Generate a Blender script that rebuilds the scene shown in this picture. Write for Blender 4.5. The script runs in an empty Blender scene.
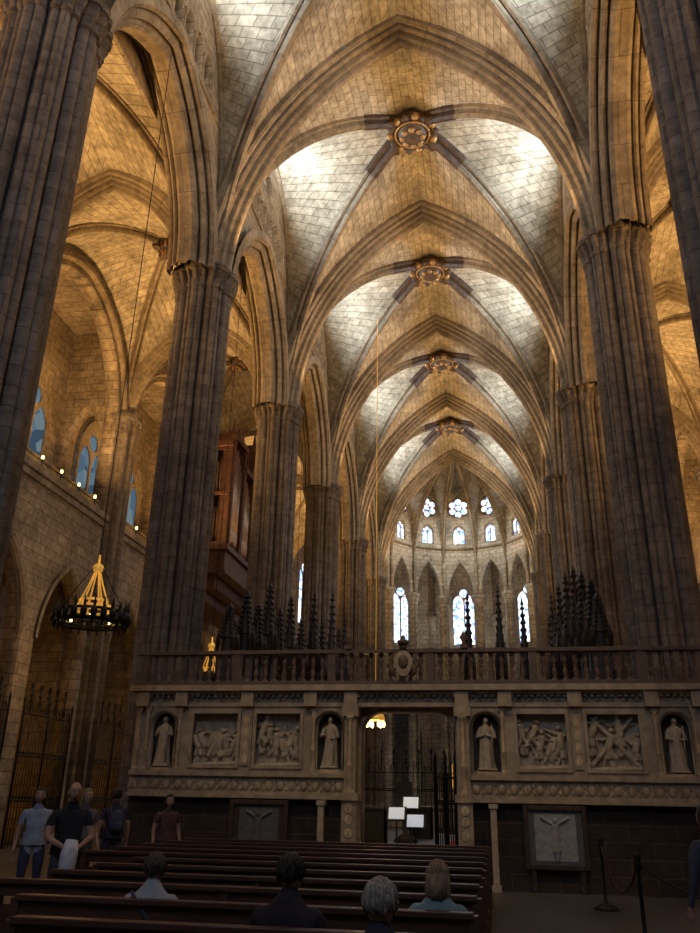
import bpy, bmesh, math, random
from mathutils import Vector, Matrix
random.seed(3)
S=bpy.context.scene
PI=math.pi
S.view_settings.view_transform='Standard'; S.view_settings.look='None'; S.view_settings.exposure=0.35
# ------------------------------------------------------------------ materials
def newmat(name):
    m=bpy.data.materials.new(name); m.use_nodes=True
    nt=m.node_tree; b=nt.nodes['Principled BSDF']; return m,nt,b
def simple(name,col,rough=.6,metal=0,var=.25,scale=6,bump=.0,emit=None,es=0,stretch=None):
    m,nt,b=newmat(name); N=nt.nodes; L=nt.links
    tc=N.new('ShaderNodeTexCoord'); no=N.new('ShaderNodeTexNoise'); no.inputs['Scale'].default_value=scale; no.inputs['Detail'].default_value=4
    if stretch:
        mp=N.new('ShaderNodeMapping'); mp.inputs['Scale'].default_value=stretch
        L.new(tc.outputs['Object'],mp.inputs['Vector']); L.new(mp.outputs['Vector'],no.inputs['Vector'])
    else: L.new(tc.outputs['Object'],no.inputs['Vector'])
    cr=N.new('ShaderNodeValToRGB'); cr.color_ramp.elements[0].position=.3; cr.color_ramp.elements[1].position=.7
    c=Vector(col)
    cr.color_ramp.elements[0].color=(*(c*(1-var)),1); cr.color_ramp.elements[1].color=(*[min(1,x*(1+var)) for x in c],1)
    L.new(no.outputs['Fac'],cr.inputs['Fac']); L.new(cr.outputs['Color'],b.inputs['Base Color'])
    b.inputs['Roughness'].default_value=rough; b.inputs['Metallic'].default_value=metal
    if bump:
        bp=N.new('ShaderNodeBump'); bp.inputs['Strength'].default_value=bump; bp.inputs['Distance'].default_value=.03
        L.new(no.outputs['Fac'],bp.inputs['Height']); L.new(bp.outputs['Normal'],b.inputs['Normal'])
    if emit: b.inputs['Emission Color'].default_value=(*emit,1); b.inputs['Emission Strength'].default_value=es
    return m
def stone(name,c1,c2,mort,bw=.75,bh=.36,ms=.014,bump=.5,stain=.5,rough=.9):
    m,nt,b=newmat(name); N=nt.nodes; L=nt.links
    tc=N.new('ShaderNodeTexCoord')
    br=N.new('ShaderNodeTexBrick'); br.inputs['Scale'].default_value=1
    br.inputs['Brick Width'].default_value=bw; br.inputs['Row Height'].default_value=bh
    br.inputs['Mortar Size'].default_value=ms; br.inputs['Mortar Smooth'].default_value=.3
    br.inputs['Color1'].default_value=(*c1,1); br.inputs['Color2'].default_value=(*c2,1); br.inputs['Mortar'].default_value=(*mort,1)
    L.new(tc.outputs['UV'],br.inputs['Vector'])
    n1=N.new('ShaderNodeTexNoise'); n1.inputs['Scale'].default_value=.5; n1.inputs['Detail'].default_value=8; n1.inputs['Roughness'].default_value=.72
    L.new(tc.outputs['Object'],n1.inputs['Vector'])
    cr=N.new('ShaderNodeValToRGB'); cr.color_ramp.elements[0].position=.36; cr.color_ramp.elements[1].position=.58
    k=1-stain; cr.color_ramp.elements[0].color=(k,k*.96,k*.90,1); cr.color_ramp.elements[1].color=(1,1,1,1)
    L.new(n1.outputs['Fac'],cr.inputs['Fac'])
    n2=N.new('ShaderNodeTexNoise'); n2.inputs['Scale'].default_value=5; n2.inputs['Detail'].default_value=6
    L.new(tc.outputs['Object'],n2.inputs['Vector'])
    cr2=N.new('ShaderNodeValToRGB'); cr2.color_ramp.elements[0].position=.28; cr2.color_ramp.elements[1].position=.68
    cr2.color_ramp.elements[0].color=(.62,.6,.58,1); cr2.color_ramp.elements[1].color=(1.12,1.12,1.12,1)
    L.new(n2.outputs['Fac'],cr2.inputs['Fac'])
    def mul(a,bb):
        x=N.new('ShaderNodeMix'); x.data_type='RGBA'; x.blend_type='MULTIPLY'; x.inputs[0].default_value=1
        L.new(a,x.inputs[6]); L.new(bb,x.inputs[7]); return x.outputs[2]
    c=mul(mul(br.outputs['Color'],cr.outputs['Color']),cr2.outputs['Color'])
    L.new(c,b.inputs['Base Color']); b.inputs['Roughness'].default_value=rough
    mm=N.new('ShaderNodeMath'); mm.operation='MULTIPLY_ADD'; mm.inputs[1].default_value=-1
    L.new(br.outputs['Fac'],mm.inputs[0]); 
    m3=N.new('ShaderNodeMath'); m3.operation='MULTIPLY'; m3.inputs[1].default_value=.5
    L.new(n2.outputs['Fac'],m3.inputs[0]); L.new(m3.outputs[0],mm.inputs[2])
    bp=N.new('ShaderNodeBump'); bp.inputs['Strength'].default_value=bump; bp.inputs['Distance'].default_value=.05
    L.new(mm.outputs[0],bp.inputs['Height']); L.new(bp.outputs['Normal'],b.inputs['Normal'])
    return m
M={}
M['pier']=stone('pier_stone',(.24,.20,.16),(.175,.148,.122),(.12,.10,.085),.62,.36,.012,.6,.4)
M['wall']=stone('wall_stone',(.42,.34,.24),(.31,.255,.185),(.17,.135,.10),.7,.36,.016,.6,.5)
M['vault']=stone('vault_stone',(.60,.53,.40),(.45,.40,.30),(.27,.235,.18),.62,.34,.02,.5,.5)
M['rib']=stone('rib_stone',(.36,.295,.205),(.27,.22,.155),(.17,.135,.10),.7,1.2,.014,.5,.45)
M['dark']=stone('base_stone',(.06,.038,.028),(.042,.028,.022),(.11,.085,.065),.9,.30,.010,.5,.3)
M['floor']=stone('floor_stone',(.13,.125,.13),(.10,.098,.105),(.05,.05,.05),1.0,1.0,.012,.15,.4,.4)
M['marble']=simple('carved_marble',(.36,.285,.19),.55,0,.28,5,.35)
M['marble_l']=simple('statue_marble',(.42,.35,.25),.5,0,.2,8,.15)
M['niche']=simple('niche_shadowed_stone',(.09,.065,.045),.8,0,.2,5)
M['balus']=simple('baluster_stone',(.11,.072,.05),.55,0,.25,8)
M['iron']=simple('wrought_iron',(.018,.017,.016),.45,.6,.2)
M['gold']=simple('glowing_gilt_bronze',(.85,.5,.12),.3,1,.15,10,0,(1,.5,.08),.30)  # faint emission puts a glow into the gilding itself
M['dgold']=simple('aged_gilding',(.32,.20,.08),.45,.4,.4,10)
M['wood']=simple('pew_wood',(.075,.032,.018),.45,0,.35,5,0,None,0,(1,8,8))
M['dwood']=simple('stall_wood',(.022,.015,.012),.6,0,.35,6)
M['owood']=simple('organ_wood',(.075,.030,.018),.5,0,.4,4)
M['pipe']=simple('organ_pipe_metal',(.34,.24,.17),.4,.8,.25)
M['boss']=simple('painted_boss',(.06,.035,.022),.6,0,.6,5,.6)
M['red']=simple('red_carpet',(.42,.03,.03),.95,0,.2)
M['glowing_paper']=simple('glowing_paper',(.8,.85,.9),.8,0,.02,5,0,(.7,.85,1),.3)  # sheets emit a little; their brightness is put into the material
M['bronze']=simple('panel_bronze',(.10,.10,.10),.6,.0,.3,9)
M['pfig']=simple('panel_relief_figure',(.30,.30,.29),.5,0,.2,9)
M['frame']=simple('dark_frame',(.05,.028,.018),.5,0,.3,9)
M['lamp']=simple('lamp_glass',(1,.8,.3),.5,0,0,5,0,(1,.62,.15),10)
M['rope']=simple('barrier_rope',(.04,.012,.016),.9)
def glass(name,cols,strength,scale=3.5):
    m=bpy.data.materials.new(name); m.use_nodes=True; nt=m.node_tree; N=nt.nodes; L=nt.links
    N.clear(); o=N.new('ShaderNodeOutputMaterial'); e=N.new('ShaderNodeEmission'); e.inputs['Strength'].default_value=strength
    tc=N.new('ShaderNodeTexCoord'); v=N.new('ShaderNodeTexVoronoi'); v.inputs['Scale'].default_value=scale
    L.new(tc.outputs['Object'],v.inputs['Vector']); sx=N.new('ShaderNodeSeparateColor'); L.new(v.outputs['Color'],sx.inputs[0])
    cr=N.new('ShaderNodeValToRGB'); cr.color_ramp.interpolation='CONSTANT'
    els=cr.color_ramp.elements
    for i,c in enumerate(cols):
        p=i/len(cols)
        if i<2: els[i].position=p; els[i].color=(*c,1)
        else:
            x=els.new(p); x.color=(*c,1)
    L.new(sx.outputs[0],cr.inputs['Fac']); L.new(cr.outputs['Color'],e.inputs['Color']); L.new(e.outputs[0],o.inputs[0]); return m
M['glass_a']=glass('stained_glass_apse',[(.45,.7,1),(1,1,1),(.12,.26,.7),(.8,.95,1),(.75,.85,1),(.3,.55,1),(.15,.18,.35),(.6,.4,.35)],2.4,5)
M['glass_c']=glass('clerestory_glass',[(.75,.9,1),(1,1,1),(.6,.8,1)],3.5,3)
M['glass_t']=glass('tribune_glass',[(.10,.17,.24),(.15,.23,.30),(.06,.10,.15),(.20,.27,.30)],.55,1.6)
M['glass_w']=glass('west_glass',[(.5,.7,1),(.8,.9,1),(.3,.5,1)],1.5,2)
# ------------------------------------------------------------------ geometry collector
def empty(name,parent=None,loc=(0,0,0)):
    o=bpy.data.objects.new(name,None); S.collection.objects.link(o); o.parent=parent; o.location=loc; return o
class G:
    def __init__(s): s.v=[]; s.f=[]; s.uv=[]; s.m=[]; s.s=[]
    def add(s,v,f,uvs=None,m=0,sm=False):
        b=len(s.v); s.v+= [tuple(p) for p in v]
        for q in f:
            s.f.append([b+i for i in q]); s.uv.append([uvs[i] for i in q] if uvs else None); s.m.append(m); s.s.append(sm)
    def box(s,x0,x1,y0,y1,z0,z1,m=0):
        v=[(x,y,z) for x in(x0,x1) for y in(y0,y1) for z in(z0,z1)]
        s.add(v,[(0,1,3,2),(4,6,7,5),(0,4,5,1),(2,3,7,6),(0,2,6,4),(1,5,7,3)],None,m)
    def lathe(s,cx,cy,prof,n=16,m=0,sm=True,cz=0):
        v=[];f=[]
        for r,z in prof:
            for i in range(n):
                a=2*PI*i/n; v.append((cx+r*math.cos(a),cy+r*math.sin(a),cz+z))
        for j in range(len(prof)-1):
            for i in range(n):
                k=(i+1)%n; f.append((j*n+i,j*n+k,(j+1)*n+k,(j+1)*n+i))
        f.append(tuple(range(n))[::-1]); f.append(tuple(range((len(prof)-1)*n,len(prof)*n)))
        s.add(v,f,None,m,sm)
    def tube(s,pts,r,n=8,m=0,sm=True,cap=True):
        pts=[Vector(p) for p in pts]; v=[];f=[]
        rs=r if isinstance(r,(list,tuple)) else [r]*len(pts)
        T0=(pts[1]-pts[0]).normalized(); ref=Vector((0,0,1)) if abs(T0.z)<.9 else Vector((1,0,0))
        side=T0.cross(ref).normalized()
        for i,p in enumerate(pts):
            T=(pts[min(i+1,len(pts)-1)]-pts[max(i-1,0)]).normalized()
            side=(side-T*side.dot(T)).normalized(); up=side.cross(T)
            for k in range(n):
                a=2*PI*k/n; v.append(p+side*math.cos(a)*rs[i]+up*math.sin(a)*rs[i])
        for j in range(len(pts)-1):
            for i in range(n):
                k=(i+1)%n; f.append((j*n+i,j*n+k,(j+1)*n+k,(j+1)*n+i))
        if cap: f.append(tuple(range(n))[::-1]); f.append(tuple(range((len(pts)-1)*n,len(pts)*n)))
        s.add(v,f,None,m,sm)
    def ell(s,c,r,n=12,k=8,m=0,mat=None,fn=None):
        v=[];f=[]
        for j in range(k+1):
            th=PI*j/k
            for i in range(n):
                a=2*PI*i/n; p=Vector((math.sin(th)*math.cos(a),math.sin(th)*math.sin(a),math.cos(th)))
                if fn: p=fn(p)
                p=Vector((p.x*r[0],p.y*r[1],p.z*r[2]))
                if mat: p=mat@p
                v.append(p+Vector(c))
        for j in range(k):
            for i in range(n):
                q=(i+1)%n; f.append((j*n+i,(j+1)*n+i,(j+1)*n+q,j*n+q))
        s.add(v,f,None,m,True)
    def obj(s,name,mats,parent=None,bevel=0):
        me=bpy.data.meshes.new(name); me.from_pydata(s.v,[],s.f)
        mats=mats if isinstance(mats,list) else [mats]
        for x in mats: me.materials.append(M[x] if isinstance(x,str) else x)
        me.polygons.foreach_set('material_index',s.m); me.polygons.foreach_set('use_smooth',s.s)
        uvl=me.uv_layers.new(name='UVMap')
        for p,u in zip(me.polygons,s.uv):
            if u:
                for li,c in zip(p.loop_indices,u): uvl.data[li].uv=c
            else:
                n=p.normal; ax=max(range(3),key=lambda i:abs(n[i]))
                for li in p.loop_indices:
                    co=me.vertices[me.loops[li].vertex_index].co
                    uvl.data[li].uv=(co.y,co.z) if ax==0 else ((co.x,co.z) if ax==1 else (co.x,co.y))
        o=bpy.data.objects.new(name,me); S.collection.objects.link(o); o.parent=parent
        if bevel:
            b=o.modifiers.new('bevel','BEVEL'); b.width=bevel; b.segments=2; b.limit_method='ANGLE'
        return o
def h_arch(t,a,rise):
    if rise>=a:
        R=(a*a+rise*rise)/(2*a); s=t*a-R; return math.sqrt(max(0,R*R-s*s))
    return rise*math.sqrt(max(0,1-(1-t)**2))
def h_form(t,a,rise): return rise*math.sqrt(max(0,1-(1-t)**2.6))
def archpath(P0,P1,zs,rise,n=16,hf=h_arch):
    P0=Vector(P0);P1=Vector(P1);C=(P0+P1)/2;a=(C-P0).length;out=[]
    for i in range(n+1):
        t=1-math.cos(i/n*PI/2); p=P0.lerp(C,t); out.append(Vector((p.x,p.y,zs+hf(t,a,rise))))
    for q in reversed(out[:-1]):
        out.append(Vector((2*C.x-q.x,2*C.y-q.y,q.z)))
    return out
def halfpath(P0,C,zs,rise,n=16):
    P0=Vector(P0);C=Vector(C);a=(C-P0).length;out=[]
    for i in range(n+1):
        t=1-math.cos(i/n*PI/2); p=P0.lerp(C,t); out.append(Vector((p.x,p.y,zs+h_arch(t,a,rise))))
    return out
def sweep(g,pts,prof,m=0,sm=False):
    d=(pts[-1]-pts[0]); d.z=0; d.normalize(); n=Vector((-d.y,d.x,0)); v=[];uv=[];f=[];L=0
    pl=[0]
    for i in range(1,len(prof)): pl.append(pl[-1]+math.hypot(prof[i][0]-prof[i-1][0],prof[i][1]-prof[i-1][1]))
    k=len(prof)
    for i,p in enumerate(pts):
        if i: L+=(p-pts[i-1]).length
        T=(pts[min(i+1,len(pts)-1)]-pts[max(i-1,0)]).normalized()
        inn=d*T.z*1.0+Vector((0,0,-1))*T.dot(d)
        inn.normalize()
        for j,(s,dd) in enumerate(prof):
            v.append(p+n*s+inn*dd); uv.append((pl[j],L))
    for i in range(len(pts)-1):
        for j in range(k-1): f.append((i*k+j,i*k+j+1,(i+1)*k+j+1,(i+1)*k+j))
    g.add(v,f,uv,m,sm)
def mirror(p): return p+[(-s,d) for s,d in reversed(p)]
P_TR=mirror([(-.60,-.25),(-.60,.04),(-.52,.10),(-.46,.10),(-.44,.0),(-.41,.0),(-.40,.18),(-.34,.26),(-.28,.24),(-.26,.14),(-.23,.14),(-.21,.36),(-.15,.44),(-.11,.42),(-.09,.56),(-.04,.62)])
P_DG=mirror([(-.24,-.2),(-.24,.06),(-.16,.1),(-.14,.02),(-.12,.02),(-.11,.24),(-.05,.34)])
P_AR=mirror([(-.72,-.3),(-.72,.02),(-.64,.08),(-.58,.07),(-.56,-.02),(-.53,-.02),(-.50,.2),(-.42,.28),(-.36,.25),(-.34,.14),(-.31,.14),(-.28,.38),(-.18,.46),(-.1,.44)])
P_FM=mirror([(-.14,-.1),(-.14,.08),(-.06,.16)])
def cell(g,C,A,ra,B,rb,zs,n=14,m=5,bulge=.12,hfa=h_arch):
    C=Vector(C);A=Vector(A);B=Vector(B);la=(A-C).length;lb=(B-C).length;v=[];uv=[];f=[];acc=0;prev=None
    for i in range(n+1):
        t=1-math.cos(i/n*PI/2)
        a=C.lerp(A,t); b=C.lerp(B,t); a=Vector((a.x,a.y,zs+hfa(t,la,ra))); b=Vector((b.x,b.y,zs+h_arch(t,lb,rb)))
        mid=(a+b)/2
        if prev is not None: acc+=(mid-prev).length
        prev=mid; L=(b-a).length
        for j in range(m+1):
            w=j/m; p=a.lerp(b,w); p.z+=bulge*math.sin(PI*w)*t
            v.append(p); uv.append((w*L-L+37,acc))
    for i in range(n):
        for j in range(m):
            f.append((i*(m+1)+j,i*(m+1)+j+1,(i+1)*(m+1)+j+1,(i+1)*(m+1)+j))
    g.add(v,f,uv,0,True)
def vaultbay(g,x0,x1,y0,y1,zs,rt,rk,rf,hff=h_arch):
    mx=(x0+x1)/2;my=(y0+y1)/2
    for cx in(x0,x1):
        for cy in(y0,y1):
            C=(cx,cy,0);K=(mx,my,0)
            cell(g,C,(mx,cy,0),rt,K,rk,zs)
            cell(g,C,(cx,my,0),rf,K,rk,zs,hfa=hff)
def wall2d(name,loops,thick,mat,fn,parent=None):
    cu=bpy.data.curves.new('tmp','CURVE'); cu.dimensions='2D'; cu.fill_mode='BOTH'; cu.extrude=thick/2
    for lp in loops:
        sp=cu.splines.new('POLY'); sp.points.add(len(lp)-1)
        for i,(a,b) in enumerate(lp): sp.points[i].co=(a,b,0,1)
        sp.use_cyclic_u=True
    o=bpy.data.objects.new('tmp',cu); S.collection.objects.link(o)
    bpy.context.view_layer.update()
    dg=bpy.context.evaluated_depsgraph_get()
    me=bpy.data.meshes.new_from_object(o.evaluated_get(dg)); bpy.data.objects.remove(o); bpy.data.curves.remove(cu)
    me.materials.clear(); me.materials.append(M[mat] if isinstance(mat,str) else mat)
    loc=[v.co.copy() for v in me.vertices]
    uvl=me.uv_layers.active or me.uv_layers.new(name='UVMap')
    for l in me.loops:
        c=loc[l.vertex_index]; uvl.data[l.index].uv=(c.x+c.z,c.y)
    for v,c in zip(me.vertices,loc): v.co=fn(c.x,c.y,c.z)
    bm=bmesh.new(); bm.from_mesh(me); bmesh.ops.remove_doubles(bm,verts=bm.verts,dist=1e-4); bmesh.ops.recalc_face_normals(bm,faces=bm.faces); bm.to_mesh(me); bm.free()
    me.name=name
    o=bpy.data.objects.new(name,me); S.collection.objects.link(o); o.parent=parent; return o
def xpl(off): return lambda u,v,w: Vector((off+w,u,v))
def ypl(off): return lambda u,v,w: Vector((u,off+w,v))
def lancet(c,z0,zs,z1,w,n=8):
    a=w/2; L=[(c-a,z0)]
    up=[]
    for i in range(n+1):
        t=1-math.cos(i/n*PI/2); up.append((c-a+t*a,zs+h_arch(t,a,z1-zs)))
    return L+up+[(2*c-x,z) for x,z in reversed(up[:-1])]+[(c+a,z0)]
def circ(c,z,r,n=24): return [(c+r*math.cos(2*PI*i/n),z+r*math.sin(2*PI*i/n)) for i in range(n)]

# ------------------------------------------------------------------ camera
f=800.; th=math.radians(22.5); ps=math.radians(10.1); ro=math.radians(1.1)
h=Vector((-math.sin(ps),math.cos(ps),0)); Z=Vector((0,0,1))
fw=h*math.cos(th)+Z*math.sin(th); r0=Vector((math.cos(ps),math.sin(ps),0)); u0=-h*math.sin(th)+Z*math.cos(th)
rt=r0*math.cos(ro)+u0*math.sin(ro); up=u0*math.cos(ro)-r0*math.sin(ro)
cd=bpy.data.cameras.new('camera'); cam=bpy.data.objects.new('camera',cd); S.collection.objects.link(cam)
mt=Matrix((rt,up,-fw)).transposed().to_4x4(); mt.translation=Vector((2.05,0,1.6)); cam.matrix_world=mt
cd.sensor_fit='VERTICAL'; cd.sensor_height=36; cd.lens=f/933*36; cd.clip_end=300; cd.clip_start=.05
S.camera=cam

rows=[-7.8+9.1*i for i in range(8)]
ZS=16.0; AX=5.9
# ------------------------------------------------------------------ piers
def pier(name,x,y,rs=1.0,zc=15.5,mat='pier'):
    e=empty(name); g=G(); n=192
    def ring(k,round_=0):
        o=[]
        for i in range(n):
            a=2*PI*i/n
            r=.60+.20*abs(math.cos(4*a))**.55+.075*abs(math.cos(12*a))**.6
            r=r*(1-round_)+.86*round_
            o.append((x+r*k*rs*math.cos(a),y+r*k*rs*math.sin(a)))
        return o
    lev=[(0,1.2,1),(.9,1.2,1),(1.0,1.14,1),(1.1,1.16,.6),(1.25,1.04,.2),(1.4,1.0,0),(zc,1.0,0),(zc+.04,1.06,.1),(zc+.12,1.06,.1),(zc+.15,1.02,.25),(zc+.3,1.04,.3),(zc+.5,1.13,.4),(zc+.58,1.15,.4),(zc+.6,1.2,.5),(zc+.72,1.22,.5),(zc+.85,1.12,.5)]
    v=[];uv=[];f_=[]
    for j,(z,k,ro_) in enumerate(lev):
        R=ring(k,ro_); R.append(R[0])
        for i,(px,py) in enumerate(R):
            if j in(10,11): 
                q=.05*math.sin(i*PI/4)
                px+=(px-x)*q; py+=(py-y)*q
            v.append((px,py,z)); uv.append((i/n*5.58*rs,z))
    w=n+1
    for j in range(len(lev)-1):
        for i in range(n): f_.append((j*w+i,j*w+i+1,(j+1)*w+i+1,(j+1)*w+i))
    f_.append(tuple((len(lev)-1)*w+i for i in range(n)))
    g.add(v,f_,uv,0,False)
    g.obj('shaft_and_capital',mat,e)
    return e
for y in rows[1:]:
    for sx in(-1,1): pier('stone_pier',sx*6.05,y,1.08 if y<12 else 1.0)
# ------------------------------------------------------------------ ceiling
ceil=empty('ceiling')
g=G()
for y0,y1 in zip(rows[:-1],rows[1:]): vaultbay(g,-AX,AX,y0,y1,ZS,9.8,10.35,9.75,h_form)
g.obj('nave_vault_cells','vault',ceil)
g=G()
for y in rows: sweep(g,archpath((-AX,y,0),(AX,y,0),ZS,9.8),P_TR)
for y0,y1 in zip(rows[:-1],rows[1:]):
    sweep(g,archpath((-AX,y0,0),(AX,y1,0),ZS,10.35),P_DG); sweep(g,archpath((AX,y0,0),(-AX,y1,0),ZS,10.35),P_DG)
    for s in(-1,1): sweep(g,archpath((s*5.78,y0,0),(s*5.78,y1,0),ZS,9.75,hf=h_form),P_FM)
g.obj('nave_ribs','rib',ceil)
AO=12.9; AI=6.4
g=G()
for s in(-1,1):
    for y0,y1 in zip(rows[:-1],rows[1:]): vaultbay(g,s*AI,s*AO,y0,y1,ZS,4.7,5.6,4.9)
g.obj('aisle_vault_cells','vault',ceil)
P_AT=[(a*.65,b*.75) for a,b in P_TR]; P_AD=[(a*.75,b*.8) for a,b in P_DG]
g=G()
for s in(-1,1):
    for y in rows: sweep(g,archpath((s*AI,y,0),(s*AO,y,0),ZS,4.7),P_AT)
    for y0,y1 in zip(rows[:-1],rows[1:]):
        sweep(g,archpath((s*AI,y0,0),(s*AO,y1,0),ZS,5.6),P_AD); sweep(g,archpath((s*AO,y0,0),(s*AI,y1,0),ZS,5.6),P_AD)
        sweep(g,archpath((s*6.2,y0+.95,0),(s*6.2,y1-.95,0),ZS,5.0),P_AR)
        sweep(g,archpath((s*12.75,y0+.3,0),(s*12.75,y1-.3,0),ZS,4.6),P_FM)
g.obj('aisle_ribs_and_arcade_arches','rib',ceil)
def boss(name,x,y,z,r):
    g=G(); g.lathe(x,y,[(r*.3,.5),(r*.9,.42),(r,.3),(r*.97,.1),(r*.85,0),(r*.8,.05),(r*.62,.08),(r*.55,-.08),(r*.3,-.22),(0.02,-.26)],28,0,True,z)
    for i in range(14):
        a=2*PI*i/14; g.ell((x+r*.93*math.cos(a),y+r*.93*math.sin(a),z+.08),(r*.17,r*.17,.16),8,6,i%2)
    for i in range(8):
        a=2*PI*i/8; g.ell((x+r*.42*math.cos(a),y+r*.42*math.sin(a),z-.12),(r*.14,r*.14,.12),8,6,1)
    g.tube([(x+r*.7*math.cos(2*PI*i/24),y+r*.7*math.sin(2*PI*i/24),z+.02) for i in range(25)],r*.05,6,1)
    for i in range(4):
        a=PI/4+PI/2*i; g.box(x+r*1.1*math.cos(a)-.13,x+r*1.1*math.cos(a)+.13,y+r*1.1*math.sin(a)-.13,y+r*1.1*math.sin(a)+.13,z-.08,z+.3)
    return g.obj(name,['boss','dgold'],ceil)
for i,(y0,y1) in enumerate(zip(rows[:-1],rows[1:])):
    m=(y0+y1)/2; boss('vault_boss',0,m,25.68,.95)
    for s in(-1,1): boss('aisle_boss',s*(AI+AO)/2,m,21.25,.4)
g=G()
P_PT=[(a*1.15,b*1.06+.015) for a,b in P_DG]
for y0,y1 in zip(rows[:-1],rows[1:]):
    for A,B in (((-AX,y0,0),(AX,y1,0)),((AX,y0,0),(-AX,y1,0))):
        p=archpath(A,B,ZS,10.35,40); m=len(p)//2; sweep(g,p[m-8:m+9],P_PT)
g.obj('painted_rib_ends','boss',ceil)
# ------------------------------------------------------------------ nave clerestory walls
win_i=[0]
def window(name_fn,kind,c,z,size,glassmat,stonemat='rib',og=.12):
    win_i[0]+=1; e=empty('window_%d'%win_i[0])
    if kind=='rose':
        r=size
        wall2d('glass',[circ(c,z,r*.98)],.02,glassmat,lambda u,v,w:name_fn(u,v,w+og),e)
        holes=[circ(c+r*.58*math.cos(a),z+r*.58*math.sin(a),r*.285,14) for a in [i*PI/3+PI/6 for i in range(6)]]+[circ(c,z,r*.27,14)]
        wall2d('tracery',[circ(c,z,r*1.0)]+holes,.1,stonemat,name_fn,e)
    else:
        w,z0,zs,z1=size
        wall2d('glass',[lancet(c,z0,zs,z1,w)],.02,glassmat,lambda u,v,q:name_fn(u,v,q+og),e)
        ww=w*.42; zz=zs-(z1-zs)*.1
        holes=[lancet(c-w*.235,z0+.08,zz-.1,zz+ww*.7,ww),lancet(c+w*.235,z0+.08,zz-.1,zz+ww*.7,ww),circ(c,zs+(z1-zs)*.42,w*.17,14)]
        wall2d('tracery',[lancet(c,z0-.02,zs,z1+.02,w+.04)]+holes,.1,stonemat,name_fn,e)
    return e
for s,nm in((-1,'left'),(1,'right')):
    e=empty('wall_'+nm)
    for k,(y0,y1) in enumerate(zip(rows[:-1],rows[1:])):
        m=(y0+y1)/2; a=3.6
        ap=[(p.y,p.z) for p in archpath((0,y0+.95,0),(0,y1-.95,0),ZS,5.0)]
        outer=[(y0,16)]+ap+[(y1,16),(y1,26.6),(y0,26.6)]
        holes=[lancet(m+d,21.75,22.75,23.25,.62,6) for d in(-2.4,-1.6,-.8,0,.8,1.6,2.4)]+[circ(m,24.35,.75)]
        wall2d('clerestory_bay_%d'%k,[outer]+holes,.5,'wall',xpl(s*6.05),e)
        g=G(); g.box(min(s*5.72,s*5.8),max(s*5.72,s*5.8),y0+.8,y1-.8,21.5,21.64)
        for d in(-2.8,-2,-1.2,-.4,.4,1.2,2,2.8): g.lathe(s*5.8,m+d,[(.1,21.64),(.06,21.72),(.05,22.6),(.1,22.75),(.1,22.8)],8)
        g.obj('triforium_shafts_%d'%k,'rib',e)
        g=G(); g.box(min(s*6.9,s*7.0),max(s*6.9,s*7.0),y0,y1,20,26.6); g.obj('passage_wall_%d'%k,'wall',e)
        if k>=1: window(xpl(s*6.05),'rose',m,24.35,.75,'glass_c',og=s*.12)
# ------------------------------------------------------------------ outer walls, tribunes & chapels
for s,nm in((-1,'outer_left'),(1,'outer_right')):
    e=empty('wall_'+nm)
    for k,(y0,y1) in enumerate(zip(rows[:-1],rows[1:])):
        lo=[(y0,0)]
        for c in(y0+2.55,y0+6.55):
            lo+=lancet(c,0,6.3,9.2,3.2,10)
        lo+=[(y1,0),(y1,11.8),(y0,11.8)]
        wall2d('chapel_front_%d'%k,[lo],.6,'wall',xpl(s*13.1),e)
        up_=[(y0,11.8),(y0+.7,11.8)]+[(a,b) for a,b in lancet((y0+y1)/2,11.8,16,20.2,7.7,12)][1:-1]+[(y1-.7,11.8),(y1,11.8),(y1,22),(y0,22)]
        wall2d('tribune_front_%d'%k,[up_],.6,'wall',xpl(s*13.1),e)
        g=G()
        X=lambda a,b:(min(s*a,s*b),max(s*a,s*b))
        g.box(*X(12.62,13.5),y0,y1,11.55,11.8)
        g.box(*X(12.7,12.85),y0,y1,11.3,11.55)
        g.box(*X(13.0,13.2),y0+.7,y1-.7,11.8,12.2)
        g.box(*X(12.94,13.26),y0+.7,y1-.7,12.2,12.3)
        g.box(*X(13.4,18),y0,y1,11.3,11.6)
        g.box(*X(18,18.3),y0,y1,0,22)
        g.box(*X(15.6,15.9),y0,y1,11.6,20.7)
        g.box(*X(13.4,18),y0,y1,20.6,20.8)
        for yy in(y0,y0+4.55): g.box(*X(13.4,18),yy-.35,yy+.35,0,11.3)
        g.obj('tribune_and_chapel_shell_%d'%k,'wall',e)
        xa,xb=X(13.4,15.6)
        wall2d('tribune_cross_arch_%d'%k,[[(xa,11.6)]+lancet((xa+xb)/2,11.6,15.0,17.0,1.7,8)+[(xb,11.6),(xb,20.7),(xa,20.7)]],.5,'wall',ypl(y0),e)
        g=G()
        for c in(y0+2.55,y0+6.55): sweep(g,archpath((s*12.85,c-1.6,0),(s*12.85,c+1.6,0),6.3,2.9),P_FM)
        g.obj('chapel_arch_mould_%d'%k,'rib',e)
        if 2<=k<=5 :
            for c in(y0+2.5,y0+6.6):
                window(xpl(s*15.5),'lancet',c,0,(2.4,12.3,15.6,17.6),'glass_t',og=s*.06)
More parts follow.
